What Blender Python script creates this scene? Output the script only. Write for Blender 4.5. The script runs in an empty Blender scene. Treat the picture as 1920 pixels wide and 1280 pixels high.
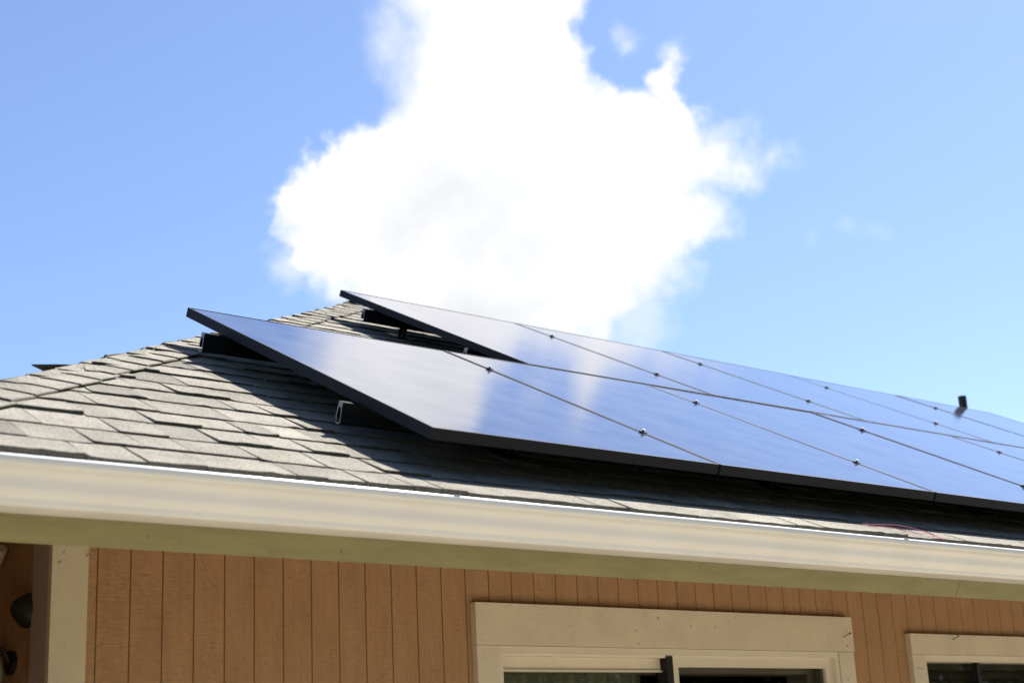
import bpy, math, random
from mathutils import Vector, Matrix
random.seed(11)
R = math.radians
sc = bpy.context.scene
col = sc.collection

# ------------------------------------------------------------------ helpers
class MB:
    """collects polygons and links them as one mesh object"""
    def __init__(s): s.v=[]; s.f=[]; s.m=[]; s.c=[]
    def poly(s, pts, m=0, c=1.0):
        i=len(s.v); s.v += [tuple(p) for p in pts]; s.f.append(tuple(range(i,i+len(pts)))); s.m.append(m); s.c.append(c)
    def hexa(s, p, m=0, c=1.0):
        # p: 8 points, bottom 0-3 counter-clockwise, top 4-7
        for q in ((3,2,1,0),(4,5,6,7),(0,1,5,4),(1,2,6,5),(2,3,7,6),(3,0,4,7)):
            s.poly([p[k] for k in q], m, c)
    def box(s, a, b, m=0, c=1.0):
        x0,y0,z0=a; x1,y1,z1=b
        s.hexa([(x0,y0,z0),(x1,y0,z0),(x1,y1,z0),(x0,y1,z0),(x0,y0,z1),(x1,y0,z1),(x1,y1,z1),(x0,y1,z1)],m,c)
    def prism_x(s, prof, x0, x1, m=0, mcap=None):
        # prof: (y,z) counter-clockwise seen from +x
        n=len(prof); a=[(x0,y,z) for y,z in prof]; b=[(x1,y,z) for y,z in prof]
        for i in range(n):
            j=(i+1)%n; s.poly([a[i],a[j],b[j],b[i]][::-1],m)
        mc = m if mcap is None else mcap
        s.poly(a[::-1],mc); s.poly(b,mc)
    def tube(s, pts, r, n=8, m=0, cap=True):
        pts=[Vector(p) for p in pts]; rings=[]
        rr = r if isinstance(r,(list,tuple)) else [r]*len(pts)
        for i,p in enumerate(pts):
            t=(pts[min(i+1,len(pts)-1)]-pts[max(i-1,0)]).normalized()
            a=Vector((0,0,1)) if abs(t.z)<.9 else Vector((1,0,0))
            x=t.cross(a).normalized(); y=t.cross(x)
            rings.append([p+(x*math.cos(2*math.pi*k/n)+y*math.sin(2*math.pi*k/n))*rr[i] for k in range(n)])
        for a,b in zip(rings,rings[1:]):
            for k in range(n):
                s.poly([a[k],a[(k+1)%n],b[(k+1)%n],b[k]],m)
        if cap: s.poly(rings[0][::-1],m); s.poly(rings[-1],m)
    def build(s, name, mats, parent=None, smooth=False, weld=False, loc=None):
        me=bpy.data.meshes.new(name); me.from_pydata(s.v,[],s.f)
        if not isinstance(mats,(list,tuple)): mats=[mats]
        for mm in mats: me.materials.append(mm)
        for p,k in zip(me.polygons,s.m): p.material_index=k
        if any(c!=1.0 for c in s.c):
            at=me.attributes.new('tone','FLOAT','FACE')
            for i,c in enumerate(s.c): at.data[i].value=c
        if weld or smooth:
            import bmesh
            bm=bmesh.new(); bm.from_mesh(me); bmesh.ops.remove_doubles(bm,verts=bm.verts,dist=1e-5)
            bmesh.ops.recalc_face_normals(bm,faces=bm.faces); bm.to_mesh(me); bm.free()
        if smooth:
            for p in me.polygons: p.use_smooth=True
        o=bpy.data.objects.new(name,me); col.objects.link(o)
        if loc: o.location=loc
        if parent: o.parent=parent
        return o

def tag(o,label=None,cat=None,group=None,kind=None):
    if label: o['label']=label
    if cat: o['category']=cat
    if group: o['group']=group
    if kind: o['kind']=kind
    return o
def empty(name, loc=(0,0,0), rot=(0,0,0)):
    o=bpy.data.objects.new(name,None); o.empty_display_size=.1; col.objects.link(o); o.location=loc; o.rotation_euler=rot
    return o
def copy_tree(o,parent=None):
    c=o.copy(); col.objects.link(c)
    if parent: c.parent=parent
    for ch in list(o.children): copy_tree(ch,c)
    return c

# ------------------------------------------------------------------ materials
class NT:
    def __init__(s,mat): s.t=mat.node_tree; s.n=s.t.nodes; s.l=s.t.links
    def add(s,t,**k):
        n=s.n.new(t)
        for a,b in k.items(): setattr(n,a,b)
        return n
    def link(s,a,b): s.l.new(a,b)
def mat(name,base,rough=.6,metal=0,spec=.5,coat=0,coat_rough=.1):
    m=bpy.data.materials.new(name); m.use_nodes=True
    b=m.node_tree.nodes['Principled BSDF']
    b.inputs['Base Color'].default_value=(*base,1); b.inputs['Roughness'].default_value=rough
    b.inputs['Metallic'].default_value=metal; b.inputs['Specular IOR Level'].default_value=spec
    b.inputs['Coat Weight'].default_value=coat; b.inputs['Coat Roughness'].default_value=coat_rough
    return m,b,NT(m)
def noise_mix(t,vec,scale,c1,c2,detail=6,rough=.6,lo=.35,hi=.65,stretch=None):
    mp=t.add('ShaderNodeMapping')
    if stretch: mp.inputs['Scale'].default_value=stretch
    t.link(vec,mp.inputs['Vector'])
    n=t.add('ShaderNodeTexNoise'); n.inputs['Scale'].default_value=scale; n.inputs['Detail'].default_value=detail; n.inputs['Roughness'].default_value=rough
    t.link(mp.outputs[0],n.inputs['Vector'])
    r=t.add('ShaderNodeValToRGB'); r.color_ramp.elements[0].position=lo; r.color_ramp.elements[1].position=hi
    r.color_ramp.elements[0].color=(*c1,1); r.color_ramp.elements[1].color=(*c2,1)
    t.link(n.outputs['Fac'],r.inputs['Fac'])
    return r.outputs['Color'],n.outputs['Fac']
def bump(t,b,h,strength,dist):
    bp=t.add('ShaderNodeBump'); bp.inputs['Strength'].default_value=strength; bp.inputs['Distance'].default_value=dist
    t.link(h,bp.inputs['Height']); t.link(bp.outputs[0],b.inputs['Normal']); return bp
def objvec(t): return t.add('ShaderNodeTexCoord').outputs['Object']
def mult(t,a,bb):
    m=t.add('ShaderNodeMix',data_type='RGBA',blend_type='MULTIPLY'); m.inputs[0].default_value=1
    t.link(a,m.inputs[6]); t.link(bb,m.inputs[7]); return m.outputs[2]

def painted(name,c,var=.08,rough=.5,bs=.15,scale=14,spots=True,stretch=None):
    m,b,t=mat(name,c,rough); v=objvec(t)
    c1=tuple(x*(1-var) for x in c); c2=tuple(min(1,x*(1+var)) for x in c)
    co,f=noise_mix(t,v,scale,c1,c2,stretch=stretch)
    if spots:
        d,_=noise_mix(t,v,60,(.55,.5,.42),(1,1,1),detail=3,lo=.27,hi=.33)
        co=mult(t,co,d)
    t.link(co,b.inputs['Base Color'])
    _,f2=noise_mix(t,v,90,(0,0,0),(1,1,1),detail=5)
    bump(t,b,f2,bs,.004)
    return m

def shingle_mat(name):
    m,b,t=mat(name,(.3,.28,.25),.95,spec=.25); v=objvec(t)
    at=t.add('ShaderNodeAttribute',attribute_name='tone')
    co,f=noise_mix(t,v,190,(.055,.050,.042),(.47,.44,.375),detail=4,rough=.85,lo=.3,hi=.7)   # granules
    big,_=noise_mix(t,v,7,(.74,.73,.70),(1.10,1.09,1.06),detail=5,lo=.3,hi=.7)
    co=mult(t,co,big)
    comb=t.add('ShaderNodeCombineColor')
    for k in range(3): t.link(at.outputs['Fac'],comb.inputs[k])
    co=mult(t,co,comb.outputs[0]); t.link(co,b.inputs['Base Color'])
    bump(t,b,f,.9,.006)
    return m
M={}
M['shingle']=shingle_mat('asphalt_shingle')
M['deck']=mat('roof_deck',(.03,.03,.03),.95)[0]
M['underdeck']=painted('soffit_paint',(.35,.29,.21),.06)
M['gutter']=None
m,b,t=mat('gutter_white',(.80,.79,.76),.26,spec=.6); v=objvec(t)
co,_=noise_mix(t,v,3,(.74,.745,.72),(.79,.795,.775),detail=8,stretch=(1.5,1,1)); t.link(co,b.inputs['Base Color'])
_,f=noise_mix(t,v,2.2,(0,0,0),(1,1,1),detail=2,stretch=(1,.2,.2)); bump(t,b,f,.25,.01); M['gutter']=m
M['fascia']=painted('fascia_olive',(.225,.205,.09),.12,.55,.25,scale=9,stretch=(.5,3,3))
M['trim']=painted('trim_cream',(.74,.64,.50),.05,.55,.25,scale=8)
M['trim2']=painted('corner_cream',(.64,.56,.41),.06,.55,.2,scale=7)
M['trim3']=painted('side_corner_shaded',(.42,.36,.32),.06,.55,.2,scale=7)  # side board's shade put into its colour, darker than the front board
M['vinyl']=painted('window_vinyl',(.78,.70,.57),.03,.4,.05,spots=False)
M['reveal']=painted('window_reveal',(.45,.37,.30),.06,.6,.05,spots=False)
# rough sawn siding
m,b,t=mat('siding_brown',(.3,.16,.08),.75,spec=.3); v=objvec(t)
co,_=noise_mix(t,v,3.5,(.44,.255,.133),(.51,.30,.16),detail=8,stretch=(2.5,2.5,1))
d,_=noise_mix(t,v,26,(.62,.56,.5),(1,1,1),detail=5,lo=.31,hi=.38,stretch=(.8,.8,4.5))
co=mult(t,co,d)
g,_=noise_mix(t,v,12,(.94,.935,.93),(1.03,1.03,1.03),detail=6,stretch=(5,5,.35))
co=mult(t,co,g)
t.link(co,b.inputs['Base Color'])
_,f=noise_mix(t,v,34,(0,0,0),(1,1,1),detail=7,rough=.7,stretch=(.55,.55,4.0)); 
wv=t.add('ShaderNodeTexWave',wave_type='RINGS',rings_direction='SPHERICAL'); wv.inputs['Scale'].default_value=7; wv.inputs['Distortion'].default_value=9; wv.inputs['Detail'].default_value=3; wv.inputs['Detail Scale'].default_value=1.2
mp=t.add('ShaderNodeMapping'); mp.inputs['Scale'].default_value=(3.2,3.2,.8); t.link(v,mp.inputs[0]); t.link(mp.outputs[0],wv.inputs[0])
ad=t.add('ShaderNodeMath',operation='MULTIPLY_ADD'); ad.inputs[1].default_value=.28; t.link(wv.outputs['Fac'],ad.inputs[0]); t.link(f,ad.inputs[2])
bump(t,b,ad.outputs[0],.8,.007); M['siding']=m
M['groove']=mat('siding_groove',(.34,.19,.095),.9)[0]
# panel parts
m,b,t=mat('anodised_black',(.015,.0155,.020),.5,metal=0,spec=.08); M['frame']=m
m,b,t=mat('mill_aluminium',(.26,.26,.27),.45,metal=1); M['alu']=m
m,b,t=mat('rail_black',(.006,.007,.010),.42,spec=.10); M['rail']=m
m,b,t=mat('steel_bolt',(.42,.42,.42),.5,metal=.9); M['bolt']=m
m,b,t=mat('solar_glass',(.010,.012,.03),.085,spec=.68,coat=.4,coat_rough=.08)
tc=t.add('ShaderNodeTexCoord'); v=tc.outputs['Object']
br=t.add('ShaderNodeTexBrick'); br.offset=0; br.inputs['Scale'].default_value=1
br.inputs['Brick Width'].default_value=.127; br.inputs['Row Height'].default_value=.127; br.inputs['Mortar Size'].default_value=.0016
br.inputs['Color1'].default_value=(.012,.014,.045,1); br.inputs['Color2'].default_value=(.014,.016,.05,1); br.inputs['Mortar'].default_value=(.028,.03,.055,1)
t.link(v,br.inputs['Vector']); 
du,_=noise_mix(t,v,5,(.002,.002,.002),(.075,.070,.066),detail=8,lo=.3,hi=.75)
mx=t.add('ShaderNodeMix',data_type='RGBA',blend_type='ADD'); mx.inputs[0].default_value=1; t.link(br.outputs['Color'],mx.inputs[6]); t.link(du,mx.inputs[7])
t.link(mx.outputs[2],b.inputs['Base Color'])
_,f=noise_mix(t,v,7,(0,0,0),(1,1,1),detail=2,stretch=(1,5,1)); bump(t,b,f,.10,.002)
M['pv']=m
M['back']=mat('backsheet_black',(.02,.02,.02),.6)[0]
M['black']=mat('black_plastic',(.006,.008,.012),.5)[0]
M['dark_strip']=mat('strip_black',(.004,.004,.004),.7)[0]
M['pipe']=mat('vent_abs',(.012,.012,.012),.55)[0]
M['pink']=mat('pink_twine',(.38,.05,.11),.6)[0]
M['nail']=mat('rusty_nail',(.05,.028,.015),.7,metal=.3)[0]
M['conduit']=mat('conduit_tan',(.72,.58,.36),.45)[0]
M['lampglass']=mat('lamp_glass',(.42,.42,.38),.25)[0]
M['bronze']=mat('lamp_bronze',(.03,.024,.02),.45,metal=.4)[0]
M['blind']=mat('blind_slat',(.12,.10,.08),.5)[0]
M['room']=mat('room_dark',(.10,.08,.06),.9)[0]
M['curtain']=mat('curtain_green',(.30,.32,.23),.8)[0]
m,b,t=mat('window_glass',(1,1,1),0); t.n.clear()
o=t.add('ShaderNodeOutputMaterial'); mxs=t.add('ShaderNodeMixShader'); fr=t.add('ShaderNodeFresnel'); fr.inputs[0].default_value=1.5
gl=t.add('ShaderNodeBsdfGlossy'); gl.inputs['Roughness'].default_value=.01; tr=t.add('ShaderNodeBsdfTransparent'); tr.inputs[0].default_value=(.8,.83,.8,1)
t.link(fr.outputs[0],mxs.inputs[0]); t.link(tr.outputs[0],mxs.inputs[1]); t.link(gl.outputs[0],mxs.inputs[2]); t.link(mxs.outputs[0],o.inputs[0]); M['glass']=m
m,b,t=mat('ground_bounce_patio',(.42,.34,.25),.9); v=objvec(t)
co,_=noise_mix(t,v,1.3,(.34,.28,.195),(.44,.365,.262),detail=8); t.link(co,b.inputs['Base Color'])
_,f=noise_mix(t,v,30,(0,0,0),(1,1,1)); bump(t,b,f,.3,.01); M['bounce_patio']=m
m,b,t=mat('lawn_green',(.05,.06,.025),.95); v=objvec(t)
co,_=noise_mix(t,v,2,(.040,.048,.018),(.070,.075,.035),detail=9); t.link(co,b.inputs['Base Color']); M['ground']=m

# ------------------------------------------------------------------ ground
g=MB()
N=24
for i in range(N):
    for j in range(N):
        def gp(a,b2):
            s=lambda q: math.copysign(abs(q)**2.2,q)*400
            return (s(a),s(b2),0)
        a0,a1=-1+2*i/N,-1+2*(i+1)/N; b0,b1=-1+2*j/N,-1+2*(j+1)/N
        g.poly([gp(a0,b0),gp(a1,b0),gp(a1,b1),gp(a0,b1)])
tag(g.build('ground',M['ground'],weld=True),kind='structure')

# ------------------------------------------------------------------ unseen trees added to keep bright sky out of the window reflections
M['leaf']=painted('leaf_green',(.060,.085,.028),.4,.6,0,scale=3,spots=False)
M['bark']=painted('bark_brown',(.12,.085,.055),.2,.9,.5)
def tree(x,y,h,rad,label):
    root=empty('tree',(x,y,0)); tag(root,label,'tree','added trees behind the photographer')
    t=MB(); t.tube([(0,0,-.1),(.05,.02,h*.25),(-.05,.05,h*.5),(.05,0,h*.8)],[.2,.16,.11,.04],10)
    for k in range(7):
        a=k*2.4; z=h*(.22+.08*k); t.tube([(0,0,z),(math.cos(a)*rad*.4,math.sin(a)*rad*.4,z+h*.12),(math.cos(a)*rad*.75,math.sin(a)*rad*.75,z+h*.2)],[.07,.045,.015],6)
    t.build('trunk',M['bark'],root)
    c=MB(); cl=[(random.gauss(0,rad*.45),random.gauss(0,rad*.45),h*random.uniform(.16,.92),random.uniform(.4,.75)*rad*.62) for _ in range(60)]
    for cx,cy,cz,cr in cl:
        for _ in range(90):
            d=Vector((random.gauss(0,1),random.gauss(0,1),random.gauss(0,.8))).normalized()*cr*random.uniform(.5,1)
            p=Vector((cx,cy,cz))+d; a=Vector((random.gauss(0,1),random.gauss(0,1),random.gauss(0,1))).normalized(); b2=a.orthogonal().normalized()
            s_=random.uniform(.13,.24); c.poly([p-a*s_,p+b2*s_*.5,p+a*s_,p-b2*s_*.5])
    c.build('crown',M['leaf'],root)
for i,(x,y,h,r0_) in enumerate(((3,-14.5,10,2.8),(7,-15.5,10.5,3.0),(11.0,-14.5,10,2.9),(15,-16,11,3.2),(19.5,-15.5,10.5,3.1),(24,-15.5,11,3.2),(28.5,-15,11,3.2),(33,-15.5,12,3.4),(-1.5,-16,8,2.7))):
    tree(x,y,h,r0_,'bushy green added tree behind the photographer, seen only in reflections')

pt=MB(); pt.box((-4,-5.2,-.05),(13,.0-.001,.03)); tag(pt.build('bounce_patio',M['bounce_patio']),kind='structure')  # unseen pale slab added to bounce light up to wall and gutter
# ------------------------------------------------------------------ roof geometry
SL=R(26.9); E0=Vector((0,-1.025,2.310))
UN=Vector((0,-math.sin(SL),math.cos(SL))); UU=Vector((0,math.cos(SL),math.sin(SL)))
YR=2.80                                   # ridge line (plan)
ULEN=(YR-E0.y)/math.cos(SL)
HIP=-.06                                  # plan: hip runs x = y + HIP
XE=11.6                                   # right hip corner mirrored
tanS=math.tan(SL)
def roofz(y): return E0.z+(y-E0.y)*tanS
YC=E0.y; XC=YC+HIP                        # front-left eave corner
XR=YR+HIP                                 # ridge start
YB=2*YR-YC                                # back eave
XRE=XE-(YR-YC)                            # ridge end (right)

house=empty('house',(0,0,0))
tag(house,'single-storey brown house with grey shingled hip roof under the solar panels','house')

def shingles(mb, frame, length, u_max, left_cut, right_cut):
    """frame(x,u,h)->point ; courses of laminated tabs"""
    e=.143; n=int(u_max/e)+1; th_prev=0
    for i in range(n):
        u0=-.012+i*e; u1=min(u0+e+.012,u_max)
        if u0>=u_max-.02: break
        x=left_cut(u0)-random.random()*.3
        xe=right_cut(u0)
        grp=0
        while x<xe:
            w=random.choice((.09,.12,.14,.17,.20,.24))*random.uniform(.85,1.15)
            thick=random.choice((.0045,.005,.006,.007,.008,.0105))
            if i==0: thick=random.choice((.007,.009,.011)); 
            tone=random.uniform(.86,1.08)
            if random.random()<.12: tone*=random.uniform(1.05,1.14)
            if random.random()<.10: tone*=.78
            gap=.0032 if random.random()<.75 else .006
            x0=x; x1=x+w-gap
            a0=max(x0,left_cut(u0)); a1=min(x1,right_cut(u0)); b0=max(x0,left_cut(u1)); b1=min(x1,right_cut(u1))
            if a1-a0>.005:
                b0=min(b0,max(a1,left_cut(u1))); b1=max(b1,b0)
                nseg=max(1,int((a1-a0)/.03)); dj=random.uniform(-.010,.006)
                us=[u0+dj+random.uniform(-.0022,.0022) for _ in range(nseg+1)]
                lf=[thick+max(0,random.gauss(0,.0011)) for _ in range(nseg+1)]
                for k in range(nseg):
                    f0=k/nseg; f1=(k+1)/nseg
                    xa=a0+(a1-a0)*f0; xb=a0+(a1-a0)*f1; ya=b0+(b1-b0)*f0; yb=b0+(b1-b0)*f1
                    mb.poly([frame(xa,us[k],lf[k]),frame(xb,us[k+1],lf[k+1]),frame(yb,u1,.0012),frame(ya,u1,.0012)],0,tone)
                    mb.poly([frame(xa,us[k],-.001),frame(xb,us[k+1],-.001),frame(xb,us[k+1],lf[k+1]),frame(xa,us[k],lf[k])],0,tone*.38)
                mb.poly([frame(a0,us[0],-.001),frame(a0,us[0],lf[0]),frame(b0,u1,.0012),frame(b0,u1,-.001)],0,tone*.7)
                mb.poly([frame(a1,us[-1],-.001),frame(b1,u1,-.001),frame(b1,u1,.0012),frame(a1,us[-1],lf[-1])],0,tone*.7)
            x+=w
O=Vector((0,E0.y,E0.z))
def ffr(x,u,h): 
    p=O+UU*u+UN*(h-.003); return (x,p.y,p.z)
cs=math.cos(SL)
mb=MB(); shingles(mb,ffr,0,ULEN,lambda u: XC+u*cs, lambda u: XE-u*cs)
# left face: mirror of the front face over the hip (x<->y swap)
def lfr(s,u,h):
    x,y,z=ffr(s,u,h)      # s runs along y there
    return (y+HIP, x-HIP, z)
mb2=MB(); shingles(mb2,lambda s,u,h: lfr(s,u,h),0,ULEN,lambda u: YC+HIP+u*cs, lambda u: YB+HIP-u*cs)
roof=MB()
# solid deck below shingles, closed hip solid, with thickness
dz=.012
def deckpts(d,inset=0):
    return [Vector((XC+inset,YC+inset,E0.z-d)),Vector((XE-inset,YC+inset,E0.z-d)),Vector((XE-inset,YB-inset,E0.z-d)),Vector((XC+inset,YB-inset,E0.z-d)),Vector((XR,YR,roofz(YR)-d)),Vector((XRE,YR,roofz(YR)-d))]
A=deckpts(dz); B=deckpts(.10)
for P_,mi,rev in ((A,0,False),(B,1,True)):
    fs=[(0,1,5,4),(1,2,5),(2,3,4,5),(3,0,4)]
    for f_ in fs:
        q=[P_[k] for k in f_]; roof.poly(q[::-1] if rev else q,mi)
for k in range(4):
    j=(k+1)%4; roof.poly([B[k],B[j],A[j],A[k]],1)
r_=roof.build('roof',[M['shingle'],M['underdeck']],house)
sh=mb.build('shingle_field',M['shingle'],r_); mb2.build('shingle_field',M['shingle'],r_)

# hip and ridge caps: bent overlapping cap shingles
def caps(p0,p1,drop,w,name):
    mb=MB(); d=(p1-p0); L=d.length; d=d/L
    plan=Vector((d.x,d.y,0)).normalized(); side=Vector((plan.y,-plan.x,0))
    e=.143; n=int(L/e); a=.060
    for i in range(n+1):
        s0=i*e+random.uniform(-.006,.006); s1=min(s0+e+.015,L+.05); ww=w*random.uniform(.95,1.05); tone=random.uniform(.88,1.08)
        sk=random.uniform(-.012,.012); th=random.choice((.0025,.003,.0045)); NS=10
        curl = .05 if i==11 and name=='hip' else 0
        rows=[]
        for (s,l) in ((s0,.012+th),(s1,.010)):
            top=[];bot=[]
            for k in range(NS+1):
                tt=-ww+2*ww*k/NS
                z=-drop*math.sqrt(tt*tt+a*a)
                ex=0
                if curl and tt>0.5*ww and False: ex=0
                if curl and tt<-.2*ww and s==s0: ex=curl*((-tt-.2*ww)/ww)
                p=p0+d*(s+sk*tt/ww)+side*(tt*(1+ (0.25 if curl and tt<0 else 0)))+Vector((0,0,z+l+ex+ (.004*(abs(tt)/ww)**2)))
                top.append(p); bot.append(p-Vector((0,0,th+.001)))
            rows.append((top,bot))
        (t0,b0),(t1,b1)=rows
        for k in range(NS):
            mb.poly([t0[k+1],t0[k],t1[k],t1[k+1]],0,tone)
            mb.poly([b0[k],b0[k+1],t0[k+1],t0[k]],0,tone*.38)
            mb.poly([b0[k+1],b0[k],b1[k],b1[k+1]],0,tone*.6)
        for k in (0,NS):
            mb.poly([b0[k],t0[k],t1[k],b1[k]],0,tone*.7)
    return mb
hp0=Vector((XC,YC,E0.z)); hp1=Vector((XR,YR,roofz(YR)))
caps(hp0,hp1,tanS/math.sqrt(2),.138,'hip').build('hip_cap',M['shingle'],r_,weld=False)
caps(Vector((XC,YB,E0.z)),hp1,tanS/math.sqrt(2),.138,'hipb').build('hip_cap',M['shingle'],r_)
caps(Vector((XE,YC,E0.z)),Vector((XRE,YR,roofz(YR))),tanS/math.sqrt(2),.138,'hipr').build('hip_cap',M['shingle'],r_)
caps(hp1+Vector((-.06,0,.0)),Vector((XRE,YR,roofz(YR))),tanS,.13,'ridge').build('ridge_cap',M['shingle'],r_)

# ------------------------------------------------------------------ fascia (square cut, leaning back)
FT=Vector((0,-1.000,2.296)); FD=Vector((0,math.sin(SL),-math.cos(SL))); FN=Vector((0,-math.cos(SL),-math.sin(SL)))
FL=.184
def fascia(x0,x1,sk0=0,sk1=0):
    mb=MB(); a=FT; b_=FT+FD*FL; back=-FN*.035
    p=[(x0,*(b_.yz)),(x1,*(b_.yz)),(x1,*((b_+back).yz)),(x0,*((b_+back).yz)),(x0,*(a.yz)),(x1,*(a.yz)),(x1,*((a+back).yz)),(x0,*((a+back).yz))]
    mb.hexa(p); return mb
SEAM=2.80
fascia(XC+.02,SEAM-.0012).build('fascia',M['fascia'],house); fascia(SEAM+.0012,XE-.02).build('fascia',M['fascia'],house)
mb=MB(); mb.box((XC+.02,YC+.07,2.15),(XC+.055,YB-.05,2.285)); mb.build('fascia',M['fascia'],house)
# rafters under the deck
k=0; x=-.75
while x<XE-.4:
    y0=max(-.955, x-HIP+.02) if x<0.3 else -.955
    y0=-.955
    y1=min(YR-.1,1.5, )
    hx=x-HIP
    y1=min(1.5,hx-.12)
    if y1>y0+.1:
        z0=roofz(y0)-.1005; z1=roofz(y1)-.1005
        rf=MB(); rf.hexa([(x,y0,z0-.045),(x+.038,y0,z0-.045),(x+.038,y1,z1-.045),(x,y1,z1-.045),(x,y0,z0),(x+.038,y0,z0),(x+.038,y1,z1),(x,y1,z1)]); rf.build('rafter',M['underdeck'],house)
    x+=.61

# ------------------------------------------------------------------ gutter (K-style)
GY=-1.008; GZ=2.1785
prof=[(0,.0),(.074,.0),(.079,.0015),(.0815,.005),(.0825,.0130),(.0845,.0170),(.0885,.0215),(.0930,.0260),(.0965,.0315),(.0990,.038),(.1025,.050),(.1065,.0600),(.1110,.0660),(.1160,.0705),(.1215,.0742),(.1265,.0775),(.1285,.0800),(.1285,.0925),(.1275,.0955),(.1245,.0970),(.1170,.0970),(.1150,.0955),(.1150,.0935)]
th=.0012
gx0,gx1=XC-.125,XE+.1
def gutter():
    mb=MB()
    pts=[(0,.092)]+prof
    out=[(GY-a,GZ+b_) for a,b_ in pts]
    # inner offset
    inn=[]
    for i,(y,z) in enumerate(out):
        a=Vector(out[max(i-1,0)]); c=Vector(out[min(i+1,len(out)-1)]); t_=(c-a).normalized(); nrm=Vector((t_.y,-t_.x))
        inn.append((y-nrm.x*th*-1, z-nrm.y*th*-1))
    xs=[gx0+(gx1-gx0)*k/60 for k in range(61)]
    wob=[.0011*math.sin(k*.9)+.0008*math.sin(k*2.3+1) for k in range(61)]
    for k in range(60):
        for i in range(len(out)-1):
            (y0,z0),(y1,z1)=out[i],out[i+1]
            mb.poly([(xs[k],y0+wob[k],z0),(xs[k],y1+wob[k],z1),(xs[k+1],y1+wob[k+1],z1),(xs[k+1],y0+wob[k+1],z0)][::-1])
    mb.box((gx0,GY-.082,GZ),(gx0+.001,GY,GZ+.09)); mb.box((gx1-.001,GY-.082,GZ),(gx1,GY,GZ+.09))
    o=mb.build('gutter',M['gutter'],house,weld=True)
    for p in o.data.polygons: p.use_smooth=True
    so=o.modifiers.new('t','SOLIDIFY'); so.thickness=.0013; so.offset=0
    o.data.set_sharp_from_angle(angle=R(50))
    return o
gut=gutter()
for x in (.435,1.345,2.255,3.165,4.075):
    mb=MB(); mb.box((x-.011,GY-.119,GZ+.0920),(x+.011,GY-.002,GZ+.0940)); mb.box((x-.011,GY-.1275,GZ+.0973),(x+.011,GY-.114,GZ+.0992))
    mb.build('gutter_hanger',M['gutter'],gut)

# ------------------------------------------------------------------ walls
S=.1016; WT=2.72
opens=[(1.42,3.25,.95,2.035),(3.81,5.35,.95,2.03)]
def segs(x0,x1):
    """split a board by openings -> list of (x0,x1,z0,z1)"""
    cuts=sorted({x0,x1,*[c for o in opens for c in o[:2] if x0<c<x1]}); res=[]
    for a,b_ in zip(cuts,cuts[1:]):
        m_=(a+b_)/2; h=[o for o in opens if o[0]<m_<o[1]]
        if h: res+=[(a,b_,0,h[0][2]),(a,b_,h[0][3],WT)]
        else: res.append((a,b_,0,WT))
    return res
fw=MB(); XW=XE-1.05
def wallz(y): return WT
GW=.0023
bounds=[-.125]+[i*S for i in range(0,int(XW/S)+1)]+[XW]
for x0,x1 in zip(bounds,bounds[1:]):
    for a,b_,z0,z1 in segs(x0,x1):
        ga=a+GW if abs(a-x0)<1e-6 and x0>-.12 else a; gb=b_-GW if abs(b_-x1)<1e-6 else b_
        if gb-ga<.003: continue
        fw.poly([(ga,0,z0),(gb,0,z0),(gb,0,z1),(ga,0,z1)],0)
        if ga>a: fw.poly([(a,.006,z0),(ga,0,z0),(ga,0,z1),(a,.006,z1)],1)
        if gb<b_: fw.poly([(gb,0,z0),(b_,.006,z0),(b_,.006,z1),(gb,0,z1)],1)
# back skin of wall
for a,b_,z0,z1 in segs(-.125,XW): fw.poly([(a,.11,z0),(a,.11,z1),(b_,.11,z1),(b_,.11,z0)],0)
wall=fw.build('front_wall',[M['siding'],M['groove']],house)
sw=MB(); YW=YB-1.0; XS=-.125
bb=[0.0]+[.002+i*S for i in range(1,int(YW/S))]+[YW]
for y0,y1 in zip(bb,bb[1:]):
    sw.poly([(XS,y1-GW,0),(XS,y0+GW,0),(XS,y0+GW,2.75),(XS,y1-GW,2.75)],0)
    sw.poly([(XS+.008,y1,0),(XS,y1-GW,0),(XS,y1-GW,2.75),(XS+.008,y1,2.75)],1)
    sw.poly([(XS,y0+GW,0),(XS+.008,y0,0),(XS+.008,y0,2.75),(XS,y0+GW,2.75)],1)
sw.poly([(XS+.11,0.11,0),(XS+.11,YW,0),(XS+.11,YW,2.75),(XS+.11,.11,2.75)],0)
sw.build('side_wall',[M['siding'],M['groove']],house)
bw=MB(); bw.box((XS,YW,0),(XW,YW+.1,2.75)); bw.box((XW,.0,0),(XW+.1,YW+.1,2.75)); bw.build('rear_wall',M['siding'],house)
fl=MB(); fl.box((-.015,.11,.01),(XW-.01,YW-.01,.1)); fl.build('room_floor',M['room'],house)
# unseen walls and ceiling added on the left to shade the side wall
al=MB(); al.box((-.72,-.70,0),(-.68,1.7,2.33)); al.build('shade_wall',M['siding'],house)
al=MB(); al.box((-.679,1.62,0),(XS-.012,1.70,2.36)); al.build('shade_wall',M['siding'],house)
al=MB(); al.box((-.679,.12,2.362),(XS-.012,1.70,2.392)); al.build('shade_ceiling',M['underdeck'],house)
# corner boards
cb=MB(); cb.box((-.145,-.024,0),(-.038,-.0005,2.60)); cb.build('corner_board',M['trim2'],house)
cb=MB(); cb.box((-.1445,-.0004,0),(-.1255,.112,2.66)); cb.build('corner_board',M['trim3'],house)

# ------------------------------------------------------------------ windows
def nail(mb,p,bent=True):
    p=Vector(p)
    mb.tube([p+Vector((0,.004,0)),p+Vector((0,-.006,0)),p+Vector((.012,-.015,.006)),p+Vector((.024,-.017,.012))],.0016,6)
    mb.tube([p+Vector((.0235,-.017,.0115)),p+Vector((.026,-.0172,.0130))],.0042,8)
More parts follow.
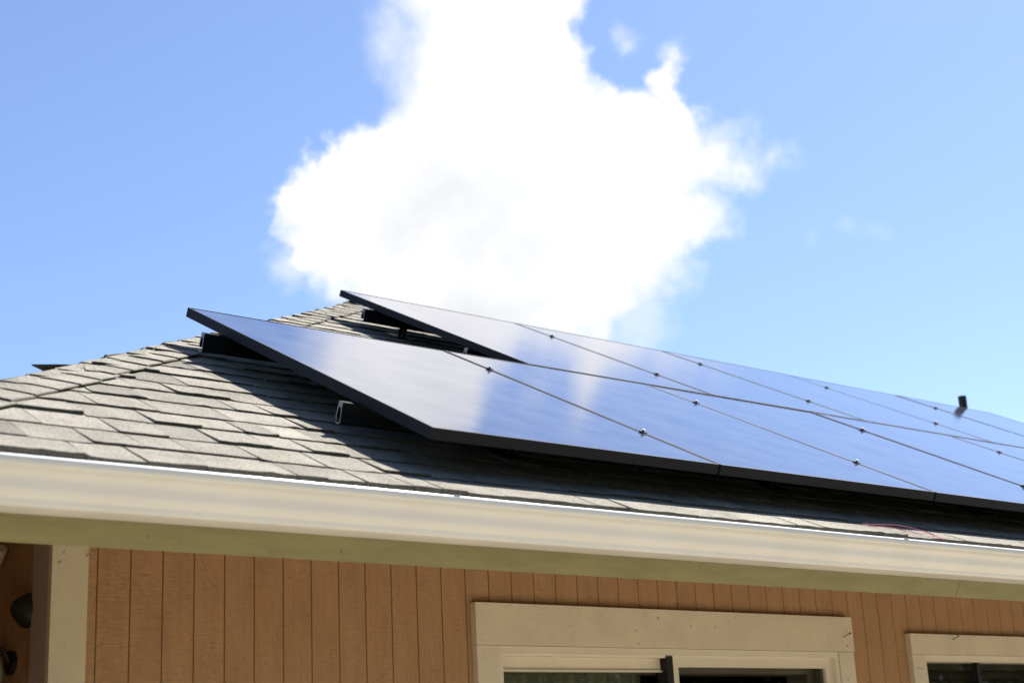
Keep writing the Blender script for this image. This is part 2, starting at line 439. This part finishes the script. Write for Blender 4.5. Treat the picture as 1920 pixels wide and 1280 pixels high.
# --- wide sliding window
w1=empty('window'); w1.parent=house; w1['label']='wide sliding window with cream board trim left of the shuttered one'
c=MB(); c.box((1.340,-.027,2.030),(3.335,.0,2.172)); c.build('head_casing',M['trim'],w1)
for a,b_ in ((1.342,1.435),(3.237,3.331)):
    c=MB(); c.box((a,-.0245,.86),(b_,.0,2.0285)); c.build('side_casing',M['trim'],w1)
c=MB(); c.box((1.31,-.05,.82),(3.36,.0,.8585)); c.build('sill',M['trim'],w1)
# jamb frame ring, stepped
fr=MB()
def ring(mb,x0,x1,z0,z1,w,y0,y1,wt=None):
    wt=wt or w
    mb.box((x0,y0,z1-wt),(x1,y1,z1)); mb.box((x0,y0,z0),(x1,y1,z0+w)); mb.box((x0,y0,z0+w),(x0+w,y1,z1-wt)); mb.box((x1-w,y0,z0+w),(x1,y1,z1-wt))
ring(fr,1.4355,3.2365,.86,2.0285,.022,-.017,.085)
fr.build('frame',M['vinyl'],w1)
fr=MB(); ring(fr,1.4576,3.2144,.882,2.0064,.009,.002,.090); fr.build('frame',M['vinyl'],w1)
# left, set back sash: deep pale head rail
s=MB(); s.box((1.4667,.034,1.947),(2.2535,.070,1.9972)); s.box((1.4667,.034,.891),(2.2535,.070,.93)); s.box((1.4667,.036,.93),(1.476,.070,1.947)); s.box((1.4667,.024,1.947),(2.2535,.034,1.9535)); s.build('sash',M['vinyl'],w1)
s=MB(); s.box((2.2535,-.002,.891),(2.286,.060,2.004)); s.build('black_strip',M['dark_strip'],w1)  # plain black upright strip between the two sashes
g_=MB(); g_.poly([(1.476,.052,.93),(2.2535,.052,.93),(2.2535,.052,1.947),(1.476,.052,1.947)]); g_.build('pane',M['glass'],w1)
# right sash with mitred corners
s=MB(); x0,x1,z0,z1=2.2865,3.205,.892,1.9971; q=.033
yf,yb=.004,.034
for pts in ([(x0,z1),(x0+q,z1-q),(x1-q,z1-q),(x1,z1)],[(x0,z0),(x1,z0),(x1-q,z0+q),(x0+q,z0+q)],[(x0,z0+.0004),(x0+q-.0004,z0+q),(x0+q-.0004,z1-q),(x0,z1-.0004)],[(x1,z0+.0004),(x1,z1-.0004),(x1-q+.0004,z1-q),(x1-q+.0004,z0+q)]):
    e_=.0007
    f0=[(x,yf,z) for x,z in pts]; f1=[(x,yb,z) for x,z in pts]
    s.poly(f0); s.poly(f1[::-1])
    for i in range(4): j=(i+1)%4; s.poly([f0[i],f1[i],f1[j],f0[j]])
s.build('sash',M['vinyl'],w1,weld=False)
g_=MB(); g_.poly([(x0+q,.018,z0+q),(x1-q,.018,z0+q),(x1-q,.018,z1-q),(x0+q,.018,z1-q)]); g_.build('pane',M['glass'],w1)
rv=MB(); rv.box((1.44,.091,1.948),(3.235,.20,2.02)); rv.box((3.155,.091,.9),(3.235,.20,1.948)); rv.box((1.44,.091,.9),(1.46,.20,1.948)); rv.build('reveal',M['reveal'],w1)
# interior curtain folds behind the left pane
cu=MB(); n=60
for k in range(n):
    a=1.47+.80*k/n; b_=1.47+.80*(k+1)/n
    ya=.16+.018*math.sin(k*1.1)+.01*math.sin(k*.43); yb_=.16+.018*math.sin((k+1)*1.1)+.01*math.sin((k+1)*.43)
    cu.poly([(a,ya,.9),(b_,yb_,.9),(b_,yb_,2.1),(a,ya,2.1)])
cu.build('curtain',M['curtain'],w1)
nl=MB(); nail(nl,(3.272,-.027,2.092)); nl.build('nail',M['nail'],w1)
for p,q_ in (((3.292,-.026,2.055),.003),((2.37,-.026,2.115),.002)):
    nl=MB(); nl.tube([p,(p[0],p[1]-.003,p[2])],q_,8); nl.build('nail_head',M['nail'],w1)
# --- window with blinds at the right
w2=empty('window'); w2.parent=house; w2['label']='window with dark horizontal blinds cut by the right edge of the photo'
c=MB(); c.box((3.727,-.027,2.026),(5.45,.0,2.114)); c.build('head_casing',M['trim'],w2)
for a,b_ in ((3.7285,3.825),(5.35,5.448)):
    c=MB(); c.box((a,-.0245,.86),(b_,.0,2.0245)); c.build('side_casing',M['trim'],w2)
c=MB(); c.box((3.70,-.05,.82),(5.48,.0,.8585)); c.build('sill',M['trim'],w2)
fr=MB(); ring(fr,3.8255,5.3495,.86,2.0245,.014,-.010,.085,wt=.028); fr.build('frame',M['vinyl'],w2)
fr=MB(); fr.box((4.24,.004,.875),(4.262,.034,1.996)); fr.build('mullion',M['black'],w2)
g_=MB(); g_.poly([(3.84,.042,.875),(5.335,.042,.875),(5.335,.042,1.996),(3.84,.042,1.996)]); g_.build('pane',M['glass'],w2)
bl=MB(); z=1.985
while z>.9:
    bl.hexa([(3.845,.060,z-.019),(5.33,.060,z-.019),(5.33,.0615,z-.0205),(3.845,.0615,z-.0205),(3.845,.083,z+.018),(5.33,.083,z+.018),(5.33,.0845,z+.0165),(3.845,.0845,z+.0165)])
    z-=.040
bl.build('blind',M['blind'],w2)
nl=MB(); nail(nl,(4.03,-.027,2.094)); nl.build('nail',M['nail'],w2)
for p in ((3.76,-.024,1.966),(3.785,-.024,1.964)):
    nl=MB(); nl.tube([p,(p[0],p[1]-.0025,p[2])],.0025,6); nl.build('nail_head',M['nail'],w2)
# nail head in the corner board
nl=MB(); nl.tube([(-.045,-.022,2.255),(-.045,-.030,2.258),(-.037,-.034,2.262)],.0018,6); nl.build('nail',M['alu'],house)

# ------------------------------------------------------------------ fittings on the side wall
lp=empty('wall_lamp',(XS,.150,2.118)); tag(lp,'black dome-shaped wall lamp on the shaded side wall beside the corner board','wall lamp')
d=MB(); rings=[]
NS=16
# shade: bell whose axis points out and down
ax=Vector((-.86,-.05,.16)).normalized(); xx=ax.cross(Vector((0,0,1))).normalized(); yy=ax.cross(xx)
prof_l=[(.002,.040),(.006,.050),(.014,.052),(.026,.047),(.040,.038),(.054,.027),(.064,.014),(.067,0.001)]
for (h,r_l) in prof_l: rings.append([ax*h+(xx*math.cos(2*math.pi*k/NS)+yy*math.sin(2*math.pi*k/NS))*r_l for k in range(NS)])
for a,b_ in zip(rings,rings[1:]):
    for k in range(NS): d.poly([a[k],a[(k+1)%NS],b_[(k+1)%NS],b_[k]])
d.poly(rings[0])
d.build('lamp_shade',M['black'],lp,smooth=True)
bp_=MB(); bp_.tube([(-.001,0,0),(-.010,0,0)],.045,24); bp_.tube([(-.010,0,0),(-.014,-.001,-.003)],.026,14); bp_.build('back_plate',M['black'],lp)
l2=empty('wall_lantern',(XS,.285,1.985)); tag(l2,'pale glass lantern on the side wall at the bottom left corner','lantern')
d=MB(); d.tube([(-.075,0,.020),(-.075,0,.008),(-.075,0,-.03),(-.075,0,-.09),(-.075,0,-.11)],[.022,.040,.046,.040,.028],16); d.build('lamp_glass',M['lampglass'],l2,smooth=True)
d=MB(); d.tube([(-.001,0,0),(-.014,0,0)],.035,18); d.tube([(-.012,0,0),(-.03,0,.035),(-.055,0,.052),(-.075,0,.045),(-.075,0,.026)],.007,10); d.tube([(-.075,0,.034),(-.075,0,.018)],[.018,.045],16); d.build('bracket',M['bronze'],l2)
cd=MB(); pts=[]
for k in range(9):
    a=R(90*k/8); pts.append((XS-.05-.0*k,.46-.085*math.sin(a),2.30+.06*(1-math.cos(a))+.0))
cd.tube([(XS-.03,.60,2.255),(XS-.03,.50,2.262),(XS-.03,.43,2.270),(XS-.03,.375,2.290),(XS-.03,.335,2.325)],[.017]*5,12)
tag(cd.build('conduit',M['conduit'],smooth=False),'short tan conduit stub poking in at the left edge under the eave','conduit')

# ------------------------------------------------------------------ solar panels
TL=R(27.159); P0=Vector((.520,-.929,2.502))
PU=Vector((0,math.cos(TL),math.sin(TL))); PN=Vector((0,-math.sin(TL),math.cos(TL)))
PW,PL,PT=1.1075,1.590,.033; PITCH=1.1155
def frame_mesh():
    mb=MB(); ch=.0020; fw_=.0065
    def rect(i,z,c=0):
        x0,y0,x1,y1=i,i,PW-i,PL-i
        if c: return [(x0+c,y0,z),(x1-c,y0,z),(x1,y0+c,z),(x1,y1-c,z),(x1-c,y1,z),(x0+c,y1,z),(x0,y1-c,z),(x0,y0+c,z)]
        return [(x0,y0,z),(x1,y0,z),(x1,y1,z),(x0,y1,z)]
    def rect8(i,z,c): return rect(i,z,c)
    loops=[rect8(.012,-PT,.001),rect8(0,-PT,ch),rect8(0,-.0008,ch),rect8(.0008,0,ch),rect8(fw_,0,.0005),rect8(fw_,-.006,.0005)]
    for a,b_ in zip(loops,loops[1:]):
        for k in range(8): j=(k+1)%8; mb.poly([a[k],a[j],b_[j],b_[k]])
    # inner wall down
    a,b_=loops[0],rect8(.012,-PT+.002,.001)
    return mb
def panel():
    root=empty('solar_panel')
    frame_mesh().build('frame',M['frame'],root)
    g=MB(); g.box((.0066,.0066,-.0052),(PW-.0066,PL-.0066,-.0012)); g.build('cell_glass',M['pv'],root)
    b_=MB(); b_.box((.011,.011,-.0085),(PW-.011,PL-.011,-.0060)); b_.build('backsheet',M['back'],root)
    j=MB(); j.box((PW/2-.05,PL-.16,-.026),(PW/2+.05,PL-.08,-.0087)); j.tube([(PW/2-.04,PL-.12,-.022),(PW/2-.18,PL-.16,-.028),(PW/2-.34,PL-.30,-.031),(PW/2-.46,PL-.5,-.03)],.003,6); j.build('junction_box',M['black'],root)
    return root
proto=panel()
lab1=['front row panel at the left end, near the gutter','second panel from the left in the front row, half in cloud reflection',
 'third panel from the left in the front row, all blue','fourth panel from the left in the front row','fifth front row panel, mostly cut off by the right edge of the photo']
lab2=['leftmost panel of the rear row, tip against the cloud','second panel from the left in the rear row, white cloud fading to blue',
 'middle panel of the rear row, third from the left','fourth panel from the left in the rear row, before the black vent pipe','rear row panel at the far right end']
first=True
for row,(x0,u0,labs) in enumerate(((P0.x,0,lab1),(P0.x+2.04*.7692,2.105*.7692,lab2))):
    for i,lb in enumerate(labs):
        o=proto if first else copy_tree(proto); first=False
        jit=random.uniform(-.0008,.0008)
        p=P0+PU*u0+PN*jit; o.location=(x0+i*PITCH,p.y,p.z); o.rotation_euler=(TL+R(random.uniform(-.04,.04)),R(random.uniform(-.03,.03)),0)
        tag(o,'black-framed solar '+lb if not lb.startswith('black') else lb,'solar panel','solar panels on the roof')

# ------------------------------------------------------------------ mounting rails with feet and clamps
RH=.064
def rail(u,xa,xb,x0,count,label,foot0=.62):
    base=P0+PU*u-PN*(PT+.0008)
    root=empty('mounting_rail',(xa,base.y,base.z),(TL,0,0)); tag(root,label,'mounting rail','aluminium rails under the panels')
    L=xb-xa; mb=MB()
    # hook-shaped extrusion, (y,z) profile seen from the end
    prof=[(.011,0),(-.011,0),(-.0115,-.012),(-.014,-.030),(-.0185,-.048),(-.0195,-.056),(-.0150,-.062),(-.003,-.064),(.006,-.060),(.006,-.057),(-.003,-.0595),(-.0125,-.0580),(-.0160,-.054),(-.0150,-.047),(-.0095,-.028),(-.0065,-.016),(.0060,-.016),(.0070,-.044),(.0020,-.047),(.0020,-.050),(.0110,-.048)]
    mb.prism_x(prof,0,L,0,1)
    o=mb.build('rail_body',[M['rail'],M['alu']],root)
    for k in range(int(L/1.2)+1):
        x=foot0+k*1.22
        if x>L: break
        f=MB()
        # vertical gap to roof at this point
        w=Vector((xa+x,base.y,base.z)); hgt=(w-Vector((0,E0.y,E0.z))).dot(UN)
        z0=-RH; z1=-hgt+.004
        f.box((x-.02,-.032,z0-.0),(x+.02,-.0205,-.018)); f.box((x-.020,-.075,z1-.004),(x+.020,-.0205,z1+.003)) if False else None
        f.box((x-.018,-.030,z1),(x-.004,-.018,-.018)); f.box((x+.006,-.030,z1),(x+.018,-.018,-.018)); f.box((x-.045,-.07,z1-.006),(x+.045,.05,z1+.001))
        f.tube([(x,-.052,z1),(x,-.052,z1+.010)],.006,6)
        f.build('roof_foot',M['rail'],root)
    for k in range(1,count):
        x=x0+k*PITCH-(PITCH-PW)/2-xa
        c=MB(); zt=PT+.0008
        c.box((x-.0035,-.016,-.004),(x+.0035,.016,zt+.002),0); c.box((x-.010,-.011,zt+.0010),(x+.010,.011,zt+.0032),0)
        c.tube([(x,0,zt+.003),(x,0,zt+.0095)],.0055,6,1); c.tube([(x,0,zt+.0095),(x,0,zt+.0115)],.003,6,1)
        c.build('clamp',[M['frame'],M['bolt']],root)
    return root
X1=P0.x; X2=P0.x+2.04*.7692
rail(.375,X1-.062,X1+5*PITCH+.1,X1,5,'lower rail of the front row, its bare aluminium end showing under the panel edge')
rail(1.270,X1-.080,X1+5*PITCH+.1,X1,5,'upper rail of the front row, its end standing by the hip cap against the sky')
rail(2.020,X2-.035,X2+5*PITCH+.06,X2,5,'lower rail of the rear row, only its tiny end visible in the dark gap')
rail(2.860,X2-.060,X2+5*PITCH+.06,X2,5,'upper rail of the rear row, raised on a black foot near the hip',.23)

# ------------------------------------------------------------------ vent pipe and twine
vp=MB(); vx,vy=7.43,1.985; zt=roofz(vy)
TOP=4.075
seg=20; r1=.0295; r0=.0255
ring_=lambda r,z:[(vx+r*math.cos(2*math.pi*k/seg),vy+r*math.sin(2*math.pi*k/seg),z) for k in range(seg)]
L_=[ring_(r1,zt-.05),ring_(r1,TOP),ring_(r0,TOP),ring_(r0,TOP-.1)]
for a,b_ in zip(L_,L_[1:]):
    for k in range(seg): j=(k+1)%seg; vp.poly([a[k],a[j],b_[j],b_[k]])
vp.poly(ring_(r0,TOP-.1))
vr=empty('vent_pipe',(0,0,0)); tag(vr,'short black plumbing vent pipe standing behind the far right rear panel','vent pipe')
vp.build('pipe',M['pipe'],vr)
fl=MB(); fl.tube([(vx,vy,roofz(vy)-.01),(vx,vy,roofz(vy)+.05)],[.06,.031],18); fl.build('flashing',M['pipe'],vr)

tw=MB()
def loop(pts,r=.0011): tw.tube(pts,r,6)
def rp(x,u,h=.014):
    p=O+UU*u+UN*h; return Vector((x,p.y,p.z))
def smooth_path(P_,n=8):
    out=[]
    for i in range(len(P_)-1):
        p0=P_[max(i-1,0)];p1=P_[i];p2=P_[i+1];p3=P_[min(i+2,len(P_)-1)]
        for k in range(n):
            t_=k/n; out.append(.5*((2*p1)+(-p0+p2)*t_+(2*p0-5*p1+4*p2-p3)*t_**2+(-p0+3*p1-3*p2+p3)*t_**3))
    out.append(P_[-1]); return out
loop(smooth_path([rp(2.27,.085,.006),rp(2.33,.035),rp(2.38,.00,.02),rp(2.44,-.018,.016),rp(2.50,-.012,.02),rp(2.56,-.03,.010),rp(2.61,-.02,.012)]))
loop(smooth_path([rp(2.27,.085,.006),rp(2.35,.068),rp(2.43,.055,.02),rp(2.50,.022,.02),rp(2.54,-.015,.015),rp(2.48,-.03,.012)]))
loop(smooth_path([rp(2.29,.07,.005),rp(2.36,.03,.016),rp(2.40,.0,.014)]))
tag(tw.build('twine',M['pink']),'tangled pink twine lying on the eave shingles behind the gutter','twine')

# ------------------------------------------------------------------ camera
cam=bpy.data.cameras.new('camera'); co_=bpy.data.objects.new('camera',cam); col.objects.link(co_); sc.camera=co_
f_=Vector((0.614388271436117,0.7384745714443368,0.27781713275434144)); r_v=Vector((0.7766035260075427,-0.628185230202374,-0.04764745479290621)); u_v=Vector((-0.13933418573484468,-0.24502780227087131,0.9594515937763168))
m3=Matrix((r_v,u_v,-f_)).transposed(); co_.matrix_world=Matrix.Translation((-1.80556,-4.07106,1.6)) @ m3.to_4x4()
cam.lens=52.729; cam.sensor_width=36; cam.clip_end=3000; cam.clip_start=.05
cam.dof.use_dof=True; cam.dof.focus_distance=5.2; cam.dof.aperture_fstop=3.6

# ------------------------------------------------------------------ world: sky with cumulus cloud
SUN_AZ=80; SUN_EL=56     # azimuth from +y toward +x
w=bpy.data.worlds.new('World'); sc.world=w; w.use_nodes=True; nt=w.node_tree; nt.nodes.clear()
N_=nt.nodes.new; LK=nt.links.new
out=N_('ShaderNodeOutputWorld'); bg=N_('ShaderNodeBackground'); bg.inputs[1].default_value=.051; LK(bg.outputs[0],out.inputs[0])
sky=N_('ShaderNodeTexSky'); sky.sky_type='NISHITA'; sky.sun_disc=False; sky.sun_elevation=R(SUN_EL); sky.sun_rotation=R(SUN_AZ); sky.air_density=1; sky.dust_density=.5; sky.ozone_density=1.0
tc=N_('ShaderNodeTexCoord'); D=tc.outputs['Generated']
def nz(scale,detail,rough=.55,dist=0,off=(0,0,0)):
    mp=N_('ShaderNodeMapping'); mp.inputs['Location'].default_value=off; LK(D,mp.inputs[0])
    n=N_('ShaderNodeTexNoise'); n.inputs['Scale'].default_value=scale; n.inputs['Detail'].default_value=detail; n.inputs['Roughness'].default_value=rough; n.inputs['Distortion'].default_value=dist
    LK(mp.outputs[0],n.inputs['Vector']); return n
def math_(op,a,b_=None,c=None,clamp=False):
    n=N_('ShaderNodeMath'); n.operation=op; n.use_clamp=clamp
    for i,v in enumerate((a,b_,c)):
        if v is None: continue
        if isinstance(v,(int,float)): n.inputs[i].default_value=v
        else: LK(v,n.inputs[i])
    return n.outputs[0]
def dirv(az,el): return (math.sin(R(az))*math.cos(R(el)),math.cos(R(az))*math.cos(R(el)),math.sin(R(el)))
nrm=N_('ShaderNodeVectorMath'); nrm.operation='NORMALIZE'; LK(D,nrm.inputs[0])
# warped direction for billowing edges
wn=nz(13,4); sub=N_('ShaderNodeVectorMath'); sub.operation='SUBTRACT'; LK(wn.outputs['Color'],sub.inputs[0]); sub.inputs[1].default_value=(.5,.5,.5)
sca=N_('ShaderNodeVectorMath'); sca.operation='SCALE'; LK(sub.outputs[0],sca.inputs[0]); sca.inputs['Scale'].default_value=.045
wd=N_('ShaderNodeVectorMath'); wd.operation='ADD'; LK(nrm.outputs[0],wd.inputs[0]); LK(sca.outputs[0],wd.inputs[1])
def blob(az,el,r):
    n=N_('ShaderNodeVectorMath'); n.operation='DISTANCE'; LK(wd.outputs[0],n.inputs[0]); n.inputs[1].default_value=dirv(az,el)
    return math_('SUBTRACT',R(r),n.outputs['Value'])
BL=[(39.63,31.84,3.92),(39.46,28.98,3.67),(39.0,26.85,3.7),(39.8,25.03,4.43),(43.02,26.44,1.2),(43.77,24.6,1.41),(36.65,23.94,2.42),(34.22,23.39,1.61),(32.68,22.6,1.51),(32.23,21.2,1.71),(33.07,20.19,2.22),(32.2,19.18,1.21),(35.43,20.15,4.05),(39.8,21.01,5.28),(44.24,22.16,3.43),(46.4,21.99,2.22),(46.8,23.96,1.35),(46.75,24.9,.9),(46.7,25.7,.8),(48.17,22.43,1.5),(47.15,20.71,1.81),(49.4,22.3,1.15),(50.5,22.5,.75),(45.13,19.67,2.43),(42.91,18.81,2.85),(38.58,18.22,3.26),(35.38,18.33,2.44),(39.57,16.55,3.46)]
acc=None
for b_ in BL:
    s=blob(*b_)
    acc=s if acc is None else math_('SMOOTH_MAX',acc,s,.006)
n1=nz(24,11,.60); n2=nz(8,5,.55,off=(3,1,2))
f1=math_('MULTIPLY_ADD',n1.outputs['Fac'],.060,-.030); f2=math_('MULTIPLY_ADD',n2.outputs['Fac'],.03,-.015)
dens=math_('SUBTRACT',math_('ADD',math_('ADD',acc,f1),f2),.003)
n4=nz(6,3,.5,off=(1,7,2))
wid=math_('MAXIMUM',math_('MULTIPLY_ADD',n4.outputs['Fac'],.16,-.062),.0075)
mr=N_('ShaderNodeMapRange'); mr.interpolation_type='SMOOTHSTEP'; mr.inputs['From Min'].default_value=-.5; mr.inputs['From Max'].default_value=1.0; LK(math_('DIVIDE',dens,wid),mr.inputs['Value'])
mask=mr.outputs[0]
# thin wisps
wacc=None
for (az,el,r,k) in ((45.32,27.25,.75,.85),(46.9,26.6,.6,.6),(51.9,18.95,.6,.30),(53.0,19.2,.75,.38),(54.0,19.25,.55,.30),(31.0,19.0,1.1,.5),(44.9,16.8,1.6,.45),(47.3,26.4,.4,.6)):
    s=blob(az,el,r); s=math_('ADD',s,math_('MULTIPLY_ADD',n1.outputs['Fac'],.05,-.027))
    m_=N_('ShaderNodeMapRange'); m_.interpolation_type='SMOOTHSTEP'; m_.inputs['From Min'].default_value=-.004; m_.inputs['From Max'].default_value=.02; m_.inputs['To Max'].default_value=k; LK(s,m_.inputs['Value'])
    wacc=m_.outputs[0] if wacc is None else math_('MAXIMUM',wacc,m_.outputs[0])
mask=math_('MAXIMUM',mask,wacc)
# cloud tone: soft grey base
n3=nz(14,6,.55,off=(5,5,1))
def soft(az,el,r):
    n=N_('ShaderNodeVectorMath'); n.operation='DISTANCE'; LK(nrm.outputs[0],n.inputs[0]); n.inputs[1].default_value=dirv(az,el)
    m_=N_('ShaderNodeMapRange'); m_.interpolation_type='SMOOTHSTEP'; m_.inputs['From Min'].default_value=R(r); m_.inputs['From Max'].default_value=0; LK(n.outputs['Value'],m_.inputs['Value']); return m_.outputs[0]
sh_=math_('MAXIMUM',soft(37.4,20.3,4.2),math_('MULTIPLY',soft(39,17.6,5.0),.8))
sh_=math_('ADD',math_('MULTIPLY',sh_,math_('MULTIPLY_ADD',n3.outputs['Fac'],1.3,.15)),math_('MULTIPLY_ADD',n3.outputs['Fac'],1.3,-.52),clamp=True)
cc=N_('ShaderNodeMix'); cc.data_type='RGBA'; LK(sh_,cc.inputs[0]); 
cc.inputs[6].default_value=(8.0,8.0,8.1,1); cc.inputs[7].default_value=(5.5,5.65,6.0,1)
tint=N_('ShaderNodeMix'); tint.data_type='RGBA'; tint.blend_type='MULTIPLY'; tint.inputs[0].default_value=1; LK(sky.outputs[0],tint.inputs[6]); tint.inputs[7].default_value=(1.03,1.11,1.28,1)
mxc=N_('ShaderNodeMix'); mxc.data_type='RGBA'; LK(mask,mxc.inputs[0]); LK(tint.outputs[2],mxc.inputs[6]); LK(cc.outputs[2],mxc.inputs[7]); LK(mxc.outputs[2],bg.inputs[0])

sl=bpy.data.lights.new('sun','SUN'); sl.energy=5.0; sl.angle=R(.5); sl.color=(1,.965,.91)
so=bpy.data.objects.new('sun',sl); col.objects.link(so)
so.rotation_euler=Vector(dirv(SUN_AZ,SUN_EL)).to_track_quat('Z','Y').to_euler()

sc.view_settings.view_transform='Standard'; sc.view_settings.look='None'; sc.view_settings.exposure=1.50; sc.view_settings.gamma=1
sc.render.resolution_x=1024; sc.render.resolution_y=682
